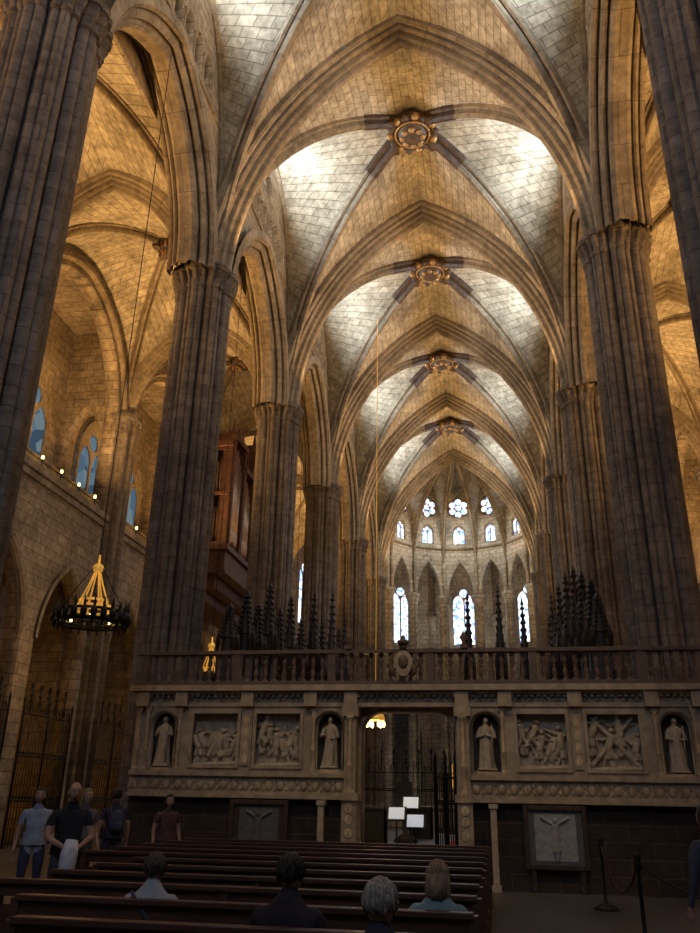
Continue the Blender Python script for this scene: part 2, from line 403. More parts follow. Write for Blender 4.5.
# little lamps on the tribune ledge
g=G()
for k in range(16):
    y=20.4+k*1.3
    if 33<y<42.5 or abs((y-19.5)%9.1)<.8: continue
    g.lathe(-12.72,y,[(.06,11.8),(.05,11.84),(.015,11.88),(.015,12.05),(.05,12.1)],8,0)
    g.ell((-12.72,y,12.17),(.05,.05,.075),8,6,1)
g.obj('gallery_lamps',['iron','lamp'])
def halfcol(x,y,s):
    g=G(); g.lathe(x,y,[(.75,0),(.75,.8),(.6,1.0),(.55,1.2),(.55,15.5),(.62,15.55),(.58,15.7),(.66,15.95),(.78,16.1),(.78,16.3),(.6,16.4)],16,0,False)
    for a in range(5):
        t=-PI/2+a*PI/4 + (PI if s>0 else 0)
        g.lathe(x+.5*math.cos(t),y+.5*math.sin(t),[(.15,.8),(.15,15.5),(.22,15.8),(.25,16.2)],10)
    return g.obj('engaged_column','pier')
for y in rows:
    for s in(-1,1): halfcol(s*12.85,y,s)
g=G(); g.box(-19,19,-8.5,75,-.3,0); g.obj('floor','floor')
loops=[[(-19,0),(19,0),(19,28),(-19,28)],circ(0,17,2.6,40)]
loops+= [lancet(-9.6,8,14,17,2.2),lancet(9.6,8,14,17,2.2)]
wall2d('wall_west',loops,.6,'wall',ypl(-8.3))
window(ypl(-8.3),'rose',0,17,2.6,'glass_w',og=-.12); window(ypl(-8.3),'lancet',-9.6,0,(2.2,8,14,17),'glass_w',og=-.12); window(ypl(-8.3),'lancet',9.6,0,(2.2,8,14,17),'glass_w',og=-.12)
# ------------------------------------------------------------------ apse
CY=56.2; NS=7
apse=empty('wall_apse')
def pol(r,a): return Vector((r*math.cos(a),CY+r*math.sin(a),0))
def segmap(r,i,off=0):
    A=pol(r,PI*i/NS);B=pol(r,PI*(i+1)/NS);d=(B-A).normalized();n=Vector((d.y,-d.x,0)); 
    return (lambda u,v,w:A+d*u+n*(w+off)+Vector((0,0,v))),(B-A).length
g=G();gr=G()
for i in range(NS):
    fn,L=segmap(5.9,i)
    ap=lancet(L/2,16.2,16.4,19.0,L-.7,8)[1:-1]
    outer=[(0,16.2),(.35,16.2)]+ap+[(L-.35,16.2),(L,16.2),(L,26.4),(0,26.4)]
    wall2d('apse_bay_%d'%i,[outer,lancet(L/2,20.4,21.5,22.0,.95),circ(L/2,23.5,.92)],.4,'vault',fn,apse)
    window(fn,'rose',L/2,23.5,.92,'glass_a'); window(fn,'lancet',L/2,0,(.95,20.4,21.5,22.0),'glass_a')
    A=pol(5.8,PI*i/NS);B=pol(5.8,PI*(i+1)/NS);mid=(A+B)/2;K=Vector((0,CY,0))
    cell(g,A,mid,6.8,K,7.6,18.5,14,5,.05,h_form); cell(g,B,mid,6.8,K,7.6,18.5,14,5,.05,h_form)
    sweep(gr,halfpath(A,K,18.5,7.6),P_AD)
    gg=G(); p0=[fn(u,z,-.22) for u,z in((0,20.0),(L,20.0))]
    gg.tube([p0[0],p0[1]],.1,6); gg.obj('string_course_%d'%i,'rib',apse)
for a in (PI,): sweep(gr,halfpath(pol(5.8,a),(0,CY,0),18.5,7.6),P_AD)
g.obj('apse_vault_cells','vault',ceil); gr.obj('apse_ribs','rib',ceil); boss('apse_boss',0,CY,25.7,.6)
for i in range(1,NS):
    p=pol(5.9,PI*i/NS); g=G()
    g.lathe(p.x,p.y,[(.6,0),(.6,1),(.42,1.2),(.38,15.4),(.42,15.45),(.4,15.6),(.55,16.0),(.58,16.25),(.4,16.3)],14)
    q=pol(5.55,PI*i/NS)
    g.lathe(q.x,q.y,[(.13,0),(.13,18.3),(.2,18.6),(.15,18.8)],8)
    g.obj('apse_column','vault')
amb=empty('wall_ambulatory')
for i in range(NS):
    fn,L=segmap(12.6,i)
    wall2d('ambulatory_bay_%d'%i,[[(0,0),(L,0),(L,21.5),(0,21.5)],lancet(L/2,13.6,17.4,18.9,2.1),lancet(L/2,.01,6,8.5,3.4)],.5,'wall',fn,amb)
    window(fn,'lancet',L/2,0,(2.1,13.6,17.4,18.9),'glass_a')
    A=pol(12.5,PI*i/NS); g=G(); g.lathe(A.x,A.y,[(.5,0),(.4,1),(.4,15.6),(.6,16),(.4,16.1),(.4,21)],12); g.obj('ambulatory_shaft_%d'%i,'wall',amb)
    fn2,L2=segmap(16.5,i)
    wall2d('radial_chapel_back_%d'%i,[[(0,0),(L2,0),(L2,10),(0,10)]],.3,'wall',fn2,amb)
g=G();v=[];ff=[]
for i in range(NS+1):
    for r,z in((5.7,20.6),(9.2,21.6),(12.7,20.6)): p=pol(r,PI*i/NS); v.append((p.x,p.y,z))
for i in range(NS):
    for j in range(2): ff.append((i*3+j,i*3+j+1,(i+1)*3+j+1,(i+1)*3+j))
g.add(v,ff); g.obj('ambulatory_vault','vault',ceil)
g=G(); g.box(-1.6,1.6,54,55.2,1.2,2.3); g.box(-5,5,50,58,0,.9); g.box(-3.5,3.5,51.5,58,.9,1.2)
g.obj('high_altar','marble_l',None,.02)

# ------------------------------------------------------------------ choir screen
CX=.235; YS=17.6
scr=empty('choir_screen')
def lx(o): return CX+o
def doorloop(w,zt,r,n=6):
    L=[(lx(-w),0)]
    for i in range(n+1):
        a=PI-i/n*PI/2; L.append((lx(-w+r)+r*math.cos(a),zt-r+r*math.sin(a)))
    for i in range(n+1):
        a=PI/2-i/n*PI/2; L.append((lx(w-r)+r*math.cos(a),zt-r+r*math.sin(a)))
    return L+[(lx(w),0)]
HW=6.02
core=[(lx(-HW),0)]+doorloop(1.0,3.34,.42)+[(lx(HW),0),(lx(HW),3.6),(lx(-HW),3.6)]
wall2d('core_wall',[core],.55,'marble',ypl(YS+.48),scr)
nich=[]
for o in(-5.36,-1.64,1.64,5.36):
    L=[]
    for i in range(13):
        a=PI-i/12*PI; L.append((lx(o)+.27*math.cos(a),3.0+.27*math.sin(a)))
    nich.append([(lx(o-.27),2.14)]+L+[(lx(o+.27),2.14)])
pan=[]
for a,b in((-4.7,-3.63),(-3.28,-2.24),(2.24,3.28),(3.63,4.7)):
    pan.append([(lx(a),2.2),(lx(b),2.2),(lx(b),3.26),(lx(a),3.26)])
for sg,nm in((-1,'l'),(1,'r')):
    xs=sorted((lx(sg*HW),lx(sg*1.28)))
    wall2d('front_skin_'+nm,[[(xs[0],2.05),(xs[1],2.05),(xs[1],3.4),(xs[0],3.4)]]+[n for n in nich+pan if xs[0]<n[0][0]<xs[1]],.3,'marble',ypl(YS+.06),scr)
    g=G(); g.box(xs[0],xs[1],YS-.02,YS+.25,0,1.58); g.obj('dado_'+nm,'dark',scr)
    g=G()
    g.box(xs[0]-.0,xs[1],YS-.22,YS+.2,1.56,1.63); g.box(xs[0],xs[1],YS-.12,YS+.2,1.63,1.98); g.box(xs[0],xs[1],YS-.2,YS+.2,1.98,2.07)
    n=int((xs[1]-xs[0])/.24)
    for i in range(n):
        c=xs[0]+(i+.5)*(xs[1]-xs[0])/n
        g.ell((c,YS-.12,1.8),(.085,.04,.1),8,6); g.ell((c+.11,YS-.12,1.87),(.03,.03,.05),6,4); g.ell((c-.11,YS-.12,1.74),(.03,.03,.05),6,4)
    g.obj('frieze_'+nm,'marble',scr)
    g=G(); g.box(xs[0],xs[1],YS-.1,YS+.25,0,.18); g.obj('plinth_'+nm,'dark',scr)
    g=G()
    for o in(1.98,4.98,5.72,5.92):
        x=lx(sg*o)
        g.box(x-.07,x+.07,YS-.16,YS,2.05,2.12); g.box(x-.07,x+.07,YS-.16,YS,3.3,3.4)
        g.lathe(x,YS-.1,[(.065,2.12),(.05,2.2),(.045,2.5),(.055,2.52),(.045,2.54),(.04,3.15),(.06,3.22),(.045,3.24),(.07,3.3)],12)
    for o in(3.455,):
        x=lx(sg*o); g.box(x-.12,x+.12,YS-.13,YS,2.05,3.4); g.box(x-.08,x+.08,YS-.16,YS-.1,2.2,3.25)
        for zz in(2.35,2.6,2.85,3.1): g.ell((x,YS-.16,zz),(.06,.03,.1),8,6)
    for a in(2.24,3.28,3.63,4.7):
        x=lx(sg*a); g.box(x-.035,x+.035,YS-.13,YS-.08,2.14,3.32)
    for a,b in((2.24,3.28),(3.63,4.7)):
        x0,x1=sorted((lx(sg*a),lx(sg*b)))
        for zz in(2.17,3.29): g.box(x0,x1,YS-.125,YS-.085,zz-.03,zz+.03)
    for o in(1.64,5.36):
        x=lx(sg*o); pts=[(x+.30*math.cos(a),YS-.1,3.0+.30*math.sin(a)) for a in [PI-i/12*PI for i in range(13)]]
        g.tube([(x-.3,YS-.1,2.14)]+pts+[(x+.3,YS-.1,2.14)],.03,6)
        g.lathe(x,YS+.05,[(.25,2.07),(.25,2.13),(.2,2.16)],12)
    x=lx(sg*1.17)
    g.box(x-.19,x+.19,YS-.3,YS+.2,0,.5); g.box(x-.15,x+.15,YS-.25,YS+.2,.5,1.55); g.box(x-.19,x+.19,YS-.3,YS+.2,1.55,1.7)
    g.box(x-.12,x+.12,YS-.2,YS+.2,1.7,3.2); g.box(x-.17,x+.17,YS-.27,YS+.2,3.2,3.4)
    g.lathe(x,YS-.2,[(.1,1.7),(.07,1.8),(.065,2.2),(.08,2.24),(.06,2.28),(.055,3.05),(.09,3.15),(.11,3.2)],12)
    for zz in(.7,.95,1.2,1.4): g.ell((x,YS-.26,zz),(.08,.03,.09),8,6)
    g.obj('pilasters_'+nm,'marble',scr,.006)
    g=G()
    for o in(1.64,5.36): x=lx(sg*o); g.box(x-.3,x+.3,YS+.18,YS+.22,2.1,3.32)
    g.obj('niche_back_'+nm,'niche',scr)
g=G()
g.box(lx(-HW-.02),lx(HW+.02),YS-.12,YS+.78,3.4,3.48); g.box(lx(-HW),lx(HW),YS-.06,YS+.78,3.48,3.66)
g.box(lx(-HW-.08),lx(HW+.08),YS-.2,YS+.8,3.66,3.72); g.box(lx(-HW-.14),lx(HW+.14),YS-.3,YS+.82,3.72,3.84)
n=90
for i in range(n):
    c=lx(-HW)+(i+.5)*2*HW/n; g.box(c-.035,c+.035,YS-.15,YS,3.60,3.66)
    if i%2==0: g.ell((c,YS-.065,3.54),(.05,.025,.04),6,4)
for o in(-5.85,-4.95,-3.45,-2.05,-1.17,1.17,2.05,3.45,4.95,5.85): g.box(lx(o)-.14,lx(o)+.14,YS-.24,YS,3.4,3.72)
g.obj('entablature','marble',scr,.006)
bal=empty('balustrade'); g=G()
g.box(lx(-HW-.1),lx(HW+.1),YS-.2,YS+.1,3.84,3.93); g.box(lx(-HW-.1),lx(HW+.1),YS-.18,YS+.08,4.52,4.6)
x=lx(-HW)+.1; i=0
BP=[(.06,0),(.06,.03),(.035,.05),(.03,.08),(.055,.17),(.05,.22),(.025,.28),(.045,.30),(.025,.32),(.05,.39),(.055,.43),(.03,.5),(.055,.53),(.055,.60)]
while x<lx(HW):
    if i%10==0: g.box(x-.08,x+.08,YS-.16,YS+.04,3.93,4.52)
    else: g.lathe(x,YS-.05,BP,10,0,True,3.93)
    x+=.215; i+=1
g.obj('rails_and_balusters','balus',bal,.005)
g=G(); cx=lx(-.03)
sh=[(cx+.2*math.sin(2*PI*i/20)*(1 if math.cos(2*PI*i/20)>-.2 else .85),4.27+.27*math.cos(2*PI*i/20)) for i in range(20)]
wall2d('shield',[sh],.08,'marble',ypl(YS-.3),bal)
for s_ in(-1,1):
    g.tube([(cx+s_*(.18+.1*math.sin(t*.5)),YS-.3,4.0+.09*t) for t in range(6)],[.03,.05,.045,.04,.035,.05],8)
    g.tube([(cx+s_*(.2+.14*math.cos(t)*(1-t/8)),YS-.3,4.2+.14*math.sin(t)*(1-t/8)) for t in [k*.6 for k in range(9)]],.028,6)
g.ell((cx,YS-.34,4.3),(.11,.05,.15)); g.ell((cx,YS-.3,4.62),(.09,.06,.07)); g.lathe(cx,YS-.3,[(.1,4.66),(.14,4.74),(.04,4.78),(.05,4.82),(.01,4.88)],12)
g.box(cx-.04,cx+.04,YS-.3,YS-.15,3.95,4.5)
g.obj('crest_scrolls','balus',bal)
for s_ in (-1,1):
  g=G(); g.box(lx(s_*1.25)-.07,lx(s_*1.25)+.07,YS-.22,YS-.02,4.6,4.68); g.lathe(lx(s_*1.25),YS-.12,[(.06,4.68),(.03,4.74),(.09,4.84),(.03,4.93),(.01,4.98)],12); g.obj('finial','balus',bal)

def segd(p,a,b):
    ax,ay=a;bx,by=b;dx=bx-ax;dy=by-ay;t=max(0,min(1,((p[0]-ax)*dx+(p[1]-ay)*dy)/(dx*dx+dy*dy+1e-9)))
    return math.hypot(p[0]-ax-t*dx,p[1]-ay-t*dy)
def figure(rnd,x,z,hh,lean):
    caps=[];q=lean
    hip=(x,z+hh*.48);ch=(x+q*.3*hh,z+hh*.78);hd=(x+q*.38*hh,z+hh*.93)
    caps.append((hip,ch,.105*hh,1.0)); caps.append((hd,hd,.075*hh,1.15))
    for s in(-1,1):
        kn=(x+s*.09*hh+rnd.uniform(-.1,.1)*hh,z+hh*.25); ft=(kn[0]+rnd.uniform(-.1,.1)*hh,z)
        caps.append((hip,kn,.075*hh,.9)); caps.append((kn,ft,.05*hh,.75))
        el=(ch[0]+s*.2*hh,ch[1]+rnd.uniform(-.15,.12)*hh); ha=(el[0]+rnd.uniform(-.05,.22)*hh*s,el[1]+rnd.uniform(-.18,.22)*hh)
        caps.append((ch,el,.045*hh,.85)); caps.append((el,ha,.033*hh,.8))
    for k in range(3): caps.append(((hip[0]+rnd.uniform(-.1,.1)*hh,hip[1]),(hip[0]+rnd.uniform(-.2,.2)*hh,z+.02),.03*hh,.95))
    return caps
def heightgrid(name,x0,x1,z0,z1,yf,caps,depth,mat,parent,N=70,bg=None):
    nx=N;nz=int(N*(z1-z0)/(x1-x0)); v=[];f_=[]
    for j in range(nz+1):
        for i in range(nx+1):
            px=x0+(x1-x0)*i/nx;pz=z0+(z1-z0)*j/nz;hh=0
            for a,b,r,k in caps:
                d=segd((px,pz),a,b)
                if d<r: hh=max(hh,k*(math.sqrt(1-(d/r)**2)*.6+.4)*min(1,r*14+.3))
            hh=hh*depth+ (bg(px,pz) if bg else 0)
            v.append((px,yf-hh,pz))
    for j in range(nz):
        for i in range(nx): a=j*(nx+1)+i; f_.append((a,a+1,a+nx+2,a+nx+1))
    g=G(); g.add(v,f_,None,0,True); return g.obj(name,mat,parent)
for k,(a,b) in enumerate(((-4.7,-3.63),(-3.28,-2.24),(2.24,3.28),(3.63,4.7))):
    rnd=random.Random(10+k); caps=[]
    if k==3:
        c=(lx((a+b)/2),2.75); caps+=[((c[0]-.45,2.28),(c[0]+.4,3.2),.05,.8),((c[0]+.42,2.3),(c[0]-.4,3.2),.05,.8)]
    for i in range(6 if k!=3 else 4): caps+=figure(rnd,lx(a)+.13+(b-a-.26)*i/(5 if k!=3 else 3)+rnd.uniform(-.04,.04),2.2+rnd.choice((0,.04,.28)),rnd.uniform(.58,.8),rnd.uniform(-.7,.7))
    caps.append(((lx(a),2.2),(lx(b),2.24),.05,.7))
    rp=empty('relief_panel'); heightgrid('carving',lx(a),lx(b),2.2,3.26,YS+.15,caps,.16,'marble_l',rp,90,lambda x,z:.01*math.sin(x*23)*math.sin(z*19))
def statue(name,x,y,z,H,seed):
    rnd=random.Random(seed); g=G(); n=40
    lev=[(0,.17,.13),(.05,.165,.125),(.25,.14,.11),(.45,.13,.10),(.58,.125,.095),(.68,.115,.085),(.76,.13,.085),(.81,.13,.075),(.845,.07,.06),(.87,.042,.042),(.9,.04,.04)]
    v=[];f_=[];tw=rnd.uniform(-.04,.04)
    for t,a,b in lev:
        fold=max(0,(.7-t))*.16
        sway=tw*math.sin(t*PI)*H
        for i in range(n):
            q=2*PI*i/n; r=1+fold*math.sin(q*9+t*5*tw*20)+fold*.5*math.sin(q*5+2)
            v.append((x+sway+a*H*r*math.cos(q),y+b*H*r*math.sin(q),z+t*H))
    for j in range(len(lev)-1):
        for i in range(n): k=(i+1)%n; f_.append((j*n+i,j*n+k,(j+1)*n+k,(j+1)*n+i))
    g.add(v,f_,None,0,True)
    g.ell((x,y-.01,z+.94*H),(.048*H,.056*H,.066*H),14,10)
    g.ell((x,y-.065*H,z+.935*H),(.01*H,.014*H,.02*H),8,6)
    g.ell((x,y+.015*H,z+.955*H),(.056*H,.056*H,.06*H),14,10)
    for s in(-1,1): 
        e1=(x+s*.17*H,y-.02,z+.62*H); 
        ha=(x+s*rnd.uniform(.02,.1)*H,y-.12*H,z+rnd.uniform(.58,.72)*H)
        g.tube([(x+s*.11*H,y,z+.79*H),(x+s*.15*H,y-.01,z+.7*H),e1,((e1[0]+ha[0])/2,y-.09*H,(e1[2]+ha[2])/2),ha],[.04*H,.042*H,.04*H,.032*H,.022*H],10)
        g.ell(ha,(.025*H,.03*H,.02*H),8,6)
    ha=(x+.12*H,y-.12*H,z+.62*H); g.tube([(x+.12*H,y-.13*H,z+.1*H),ha,(x+.12*H,y-.13*H,z+.85*H)],.014*H,6)
    g.lathe(x,y,[(.2*H,-.0),(.2*H,.02),(.17*H,.04)],16,0,False,z)
    return g.obj(name,'marble_l')
for k,o in enumerate((-5.36,-1.64,1.64,5.36)): statue('marble_statue',lx(o),YS+.0,2.165,1.02,k+5)
for o in(-1.72,1.72):
    g=G(); x=lx(o); g.box(x-.09,x+.09,YS-.42,YS-.24,0,.12); g.box(x-.06,x+.06,YS-.39,YS-.27,.12,1.45); g.box(x-.09,x+.09,YS-.42,YS-.24,1.45,1.54); g.obj('marble_post','marble_l',None,.008)
def framed(name,x0,x1,z0,z1,cross):
    e=empty(name); y=YS-.17; g=G(); w=.09
    g.box(x0,x0+w,y-.05,y+.04,z0,z1);g.box(x1-w,x1,y-.05,y+.04,z0,z1);g.box(x0+w,x1-w,y-.05,y+.04,z0,z0+w);g.box(x0+w,x1-w,y-.05,y+.04,z1-w,z1)
    g.box(x0+.1,x0+.2,y-.02,y+.05,0,z0); g.box(x1-.2,x1-.1,y-.02,y+.05,0,z0); g.obj('frame','frame',e,.01)
    cx=(x0+x1)/2;H=z1-z0-2*w;zb=z0+w
    caps=[((cx,zb+.45*H),(cx,zb+.7*H),.07,1),((cx,zb+.8*H),(cx,zb+.8*H),.055,1.1),((cx,zb+.72*H),(cx-.25,zb+.86*H),.03,.9),((cx,zb+.72*H),(cx+.25,zb+.86*H),.03,.9),
          ((cx-.02,zb+.45*H),(cx-.04,zb+.25*H),.05,.9),((cx+.02,zb+.45*H),(cx+.04,zb+.25*H),.05,.9),((cx-.04,zb+.25*H),(cx,zb+.08*H),.035,.8),((cx+.04,zb+.25*H),(cx,zb+.08*H),.035,.8)]
    g=G(); g.box(x0+w,x1-w,y+.0,y+.04,z0+w,z1-w); g.obj('panel','bronze' if cross else 'frame',e)
    heightgrid('crucified_figure',x0+w+.12,x1-w-.12,zb+.06,zb+H-.06,y-.005,caps,.06,'pfig' if cross else 'bronze',e,70)
framed('framed_crucifix_panel',2.52,3.72,.40,1.53,True); framed('framed_crucifix_panel',-3.45,-2.2,.40,1.53,False)
# ------------------------------------------------------------------ choir interior
g=G(); g.box(lx(-.97),lx(.97),YS-.4,YS+.78,0,.17); g.box(-4.9,5.05,YS+.8,38,0,.35); g.obj('choir_platform','floor')
g=G(); g.box(.5,1.05,YS+.95,29,.35,.37); g.obj('red_carpet','red')
def pinn(g,x,y,z0,z1,q=1.0):
    hh=z1-z0
    g.box(x-.16*q,x+.16*q,y-.16*q,y+.16*q,z0,z0+hh*.3)
    for s in(-1,1):
        for t in(-1,1): g.lathe(x+s*.15*q,y+t*.15*q,[(.04*q,z0+hh*.25),(.04*q,z0+hh*.42),(.06*q,z0+hh*.43),(.005,z0+hh*.6)],6)
    g.lathe(x,y,[(.2*q,z0+hh*.3),(.13*q,z0+hh*.34),(.12*q,z0+hh*.5),(.16*q,z0+hh*.51),(.08*q,z0+hh*.72),(.03,z0+hh*.93),(.06*q,z0+hh*.95),(.01,z1)],8,0,False)
    for k in range(8):
        zz=z0+hh*(.53+.055*k); r=.16*q*(1-k/10)
        for a in range(4): g.ell((x+r*math.cos(a*PI/2+.78),y+r*math.sin(a*PI/2+.78),zz),(.045*q,.045*q,.07),6,4)
for s,X0 in((-1,-4.6),(1,4.75)):
    e=empty('choir_stalls'); g=G(); hgt=4.35
    g.box(min(X0,X0+s*.25),max(X0,X0+s*.25),YS+1.2,36.5,.35,hgt)
    for k in range(15):
        y=YS+2.2+k*1.25
        g.box(min(X0-s*.9,X0),max(X0-s*.9,X0),y-.04,y+.04,.35,1.5)
        g.box(min(X0-s*.6,X0),max(X0-s*.6,X0),y-.6,y+.6,.75,.82)
        g.box(min(X0-s*.55,X0),max(X0-s*.55,X0),y-.62,y+.62,hgt-.35,hgt)
    g.obj('stalls','dwood',e)
    g=G()
    for k,(y,t) in enumerate(((19.6,6.2),(21,6.9),(22.2,6.8),(23.3,7.7),(24.6,7.2),(26,7.9),(27.6,7.5),(29.6,9.0),(31.2,8.2),(33.2,9.9),(34.8,8.6),(36.2,9.4)) if s<0 else ((19.8,6.3),(20.7,6.9),(21.6,6.6),(22.6,7.6),(23.6,7.0),(24.6,8.3),(25.8,7.4),(27.2,8.8),(28.6,7.9),(30.2,9.2),(32,8.4),(34,9.8),(36,9.2))):
        pinn(g,X0-s*.1,y,hgt,t,1.3)
    g.obj('canopy_pinnacles','dwood',e)
for x,y,z1 in((1.2,33,9.6),(2.45,33,9.9),(3.4,33,9.3)):
    g=G(); g.box(x-.35,x+.35,y-.35,y+.35,.35,4.0); pinn(g,x,y,4,z1,1.2); g.obj('choir_throne_canopy','dwood')
def grille(name,fn,w,hh,crest=True,step=.13):
    g=G(); n=int(w/step)
    for i in range(n+1):
        u=-w/2+w*i/n; g.tube([fn(u,0,0),fn(u,hh,0)],.014,6)
        if crest: g.tube([fn(u,hh,0),fn(u,hh+.12,0),fn(u,hh+.22,0)],[.012,.03,.003],6)
    for z in(.12,hh*.33,hh*.36,hh*.66,hh*.69,hh-.08):
        g.tube([fn(-w/2,z,0),fn(w/2,z,0)],.022,6)
    for i in range(n):
        u=-w/2+w*(i+.5)/n; 
        for zc in(hh*.345,hh*.675):
            g.tube([fn(u+.05*math.cos(a),zc+.04*math.sin(a),0) for a in [k*PI/4 for k in range(9)]],.008,5)
    for u in(-w/2,0,w/2): g.tube([fn(u,0,0),fn(u,hh+.35,0),fn(u,hh+.5,0)],[.04,.04,.005],8)
    if crest:
        for k in range(int(w/.55)):
            u=-w/2+.3+k*.55
            for s in(-1,1):
                g.tube([fn(u+s*(.02+.13*t/6*math.cos(t*.7)+.08),hh+.15+.11*t/2,0) for t in range(8)],.018,5)
            g.tube([fn(u,hh,0),fn(u,hh+.6,0),fn(u,hh+.75,0)],[.022,.022,.06],6)
            g.ell(fn(u,hh+.8,0),(.06,.06,.1),8,6)
    return g.obj(name,'iron')
ang=math.radians(60)
grille('choir_gate',lambda u,v,w:Vector((lx(.95)-(u+.5)*math.cos(ang),YS+.95+(u+.5)*math.sin(ang),v+.37)),1.0,1.75,False,.10)
grille('chancel_grille',lambda u,v,w:Vector((u+.1,37.5,v+.35)),7.8,2.4,True,.25)
for y0,cs in((rows[2],(2.55,6.55)),(rows[3],(2.55,6.55)),(rows[4],(2.55,6.55))):
    for c in cs: grille('chapel_iron_gate',(lambda yc:(lambda u,v,w:Vector((-12.75,yc+u,v))))(y0+c),3.1,4.0,True,.17)
for k in (2,3,4):
    for c in(2.55,6.55):
        y=rows[k]+c; g=G(); g.box(-17.9,-17.5,y-1.5,y+1.5,1.1,5.4); g.box(-17.9,-16.9,y-1.2,y+1.2,0,1.1)
        for d in(-1.4,-.5,.5,1.4): g.lathe(-17.4,y+d,[(.1,1.1),(.08,1.3),(.08,4.6),(.14,4.8)],10)
        g.box(-17.9,-17.3,y-1.6,y+1.6,4.8,5.1); g.box(-17.9,-17.4,y-.7,y+.7,5.1,6.3)
        g.obj('chapel_altarpiece','gold')
for x,y,zz in((-.5,22,1.1),(-.25,23.2,1.35),(.05,21.2,.95)):
    g=G(); g.lathe(x,y,[(.25,.35),(.22,.38),(.03,.42),(.02,zz)],12,0)
    v=[(x-.25,y-.08,zz),(x+.25,y-.08,zz),(x+.25,y+.12,zz+.32),(x-.25,y+.12,zz+.32)]
    g.add(v+[(a,b+.02,c-.02) for a,b,c in v],[(0,1,2,3),(7,6,5,4),(0,4,5,1),(1,5,6,2),(2,6,7,3),(3,7,4,0)],None,0)
    v=[(x-.2,y-.075,zz+.03),(x+.2,y-.075,zz+.03),(x+.2,y+.09,zz+.3),(x-.2,y+.09,zz+.3)]; g.add([(a,b-.012,c) for a,b,c in v],[(0,1,2,3)],None,1)
    g.obj('music_stand',['iron','glowing_paper'])
for x0,x1,y in((-2.6,-1.1,24.5),(1.4,3.2,24.5),(-1.0,-.2,30),(1.2,2.4,30)):
    g=G(); g.box(x0,x1,y,y+.1,.35,1.35); g.box(x0,x1,y-.05,y+.5,1.3,1.36); g.box(x0,x0+.06,y,y+.5,.35,1.3); g.box(x1-.06,x1,y,y+.5,.35,1.3)
    n=int((x1-x0)/.25)
    for i in range(n): g.box(x0+.05+i*.25,x0+.2+i*.25,y-.02,y,.5,1.2)
    g.obj('choir_desk','dwood')
# altar candlesticks / crucifix on the high altar and a choir lectern
for x in(-1.2,-.7,.7,1.2):
    g=G(); g.lathe(x,54.6,[(.14,2.3),(.05,2.4),(.04,2.9),(.08,3.0),(.03,3.05),(.03,3.7)],10); g.obj('altar_candlestick','gold')
g=G(); g.lathe(-.85,27.5,[(.4,.35),(.3,.5),(.08,.6),(.08,1.5),(.15,1.6),(.03,1.7)],14); g.box(-1.15,-.55,27.25,27.75,1.6,1.66); g.box(-1.1,-.6,27.25,27.3,1.66,2.1); g.obj('choir_lectern','dwood')
g=G(); lxp,lyp=-1.05,22.0; g.tube([(lxp,lyp,3.75),(lxp,lyp,16)],.01,5); g.lathe(lxp,lyp,[(.02,3.8),(.22,3.65),(.26,3.55),(.22,3.5)],14,0)
for i in range(6): a=i*PI/3; g.lathe(lxp+.22*math.cos(a),lyp+.22*math.sin(a),[(.02,3.34),(.035,3.38),(.035,3.46),(.01,3.5)],8,1)
g.obj('choir_lamp',['gold','lamp'])
# ------------------------------------------------------------------ votive crown lamps
def crownlamp(x,y,z,r,ztop):
    e=empty('hanging_crown_lamp'); g=G(); n=32
    for rr,zz,t in((r,0,.035),(r*.97,.2,.03),(r*.7,.02,.02)):
        g.tube([(x+rr*math.cos(2*PI*i/n),y+rr*math.sin(2*PI*i/n),z+zz) for i in range(n+1)],t,6)
    for i in range(24):
        a=2*PI*i/24; c,s_=math.cos(a),math.sin(a)
        g.tube([(x+r*c,y+r*s_,z-.12),(x+r*c,y+r*s_,z+.28),(x+r*c*1.04,y+r*s_*1.04,z+.42)],[.015,.03,.006],5)
        g.ell((x+r*c*1.03,y+r*s_*1.03,z+.1),(.075,.075,.13),6,5)
    for i in range(6):
        a=PI*i/3; g.tube([(x,y,z+.05),(x+r*math.cos(a),y+r*math.sin(a),z)],.015,5)
    g.obj('iron_ring','iron',e)
    g=G(); R=r*.45
    for i in range(6):
        a=2*PI*i/6+.3; c,s_=math.cos(a),math.sin(a)
        g.tube([(x+R*c,y+R*s_,z+.25),(x+R*.86*c,y+R*.86*s_,z+.45),(x+R*.45*c,y+R*.45*s_,z+.78),(x+.05*c,y+.05*s_,z+1.08)],[.022,.018,.016,.014],6)
        g.ell((x+R*1.02*c,y+R*1.02*s_,z+.34),(.04,.04,.06),6,5)
    for zz,k in((.25,1),(.45,.86)):
        g.tube([(x+R*k*math.cos(2*PI*i/16),y+R*k*math.sin(2*PI*i/16),z+zz) for i in range(17)],.026,6)
    g.lathe(x,y,[(.02,1.02),(.09,1.08),(.12,1.14),(.09,1.2),(.03,1.25),(.02,1.42)],12,0,True,z)
    g.obj('gilt_crown','gold',e)
    g=G(); g.tube([(x,y,z+1.35),(x,y,ztop)],.011,6); 
    for k in range(3): a=2*PI*k/3; g.tube([(x,y,z+1.3),(x+r*math.cos(a),y+r*math.sin(a),z+.2)],.010,5)
    g.obj('chain','iron',e)
    g=G()
    for k in range(3):
        a=2*PI*k/3+1; g.lathe(x+r*.62*math.cos(a),y+r*.62*math.sin(a),[(.03,.05),(.035,.1),(.012,.2),(.003,.24)],8,0,True,z)
    g.obj('candle_flames','lamp',e)
crownlamp(-5.85,14.95,4.75,.7,20.5); crownlamp(-6.5,24.05,4.75,.6,20.5); crownlamp(-6.1,33.1,5.6,.6,20.5)
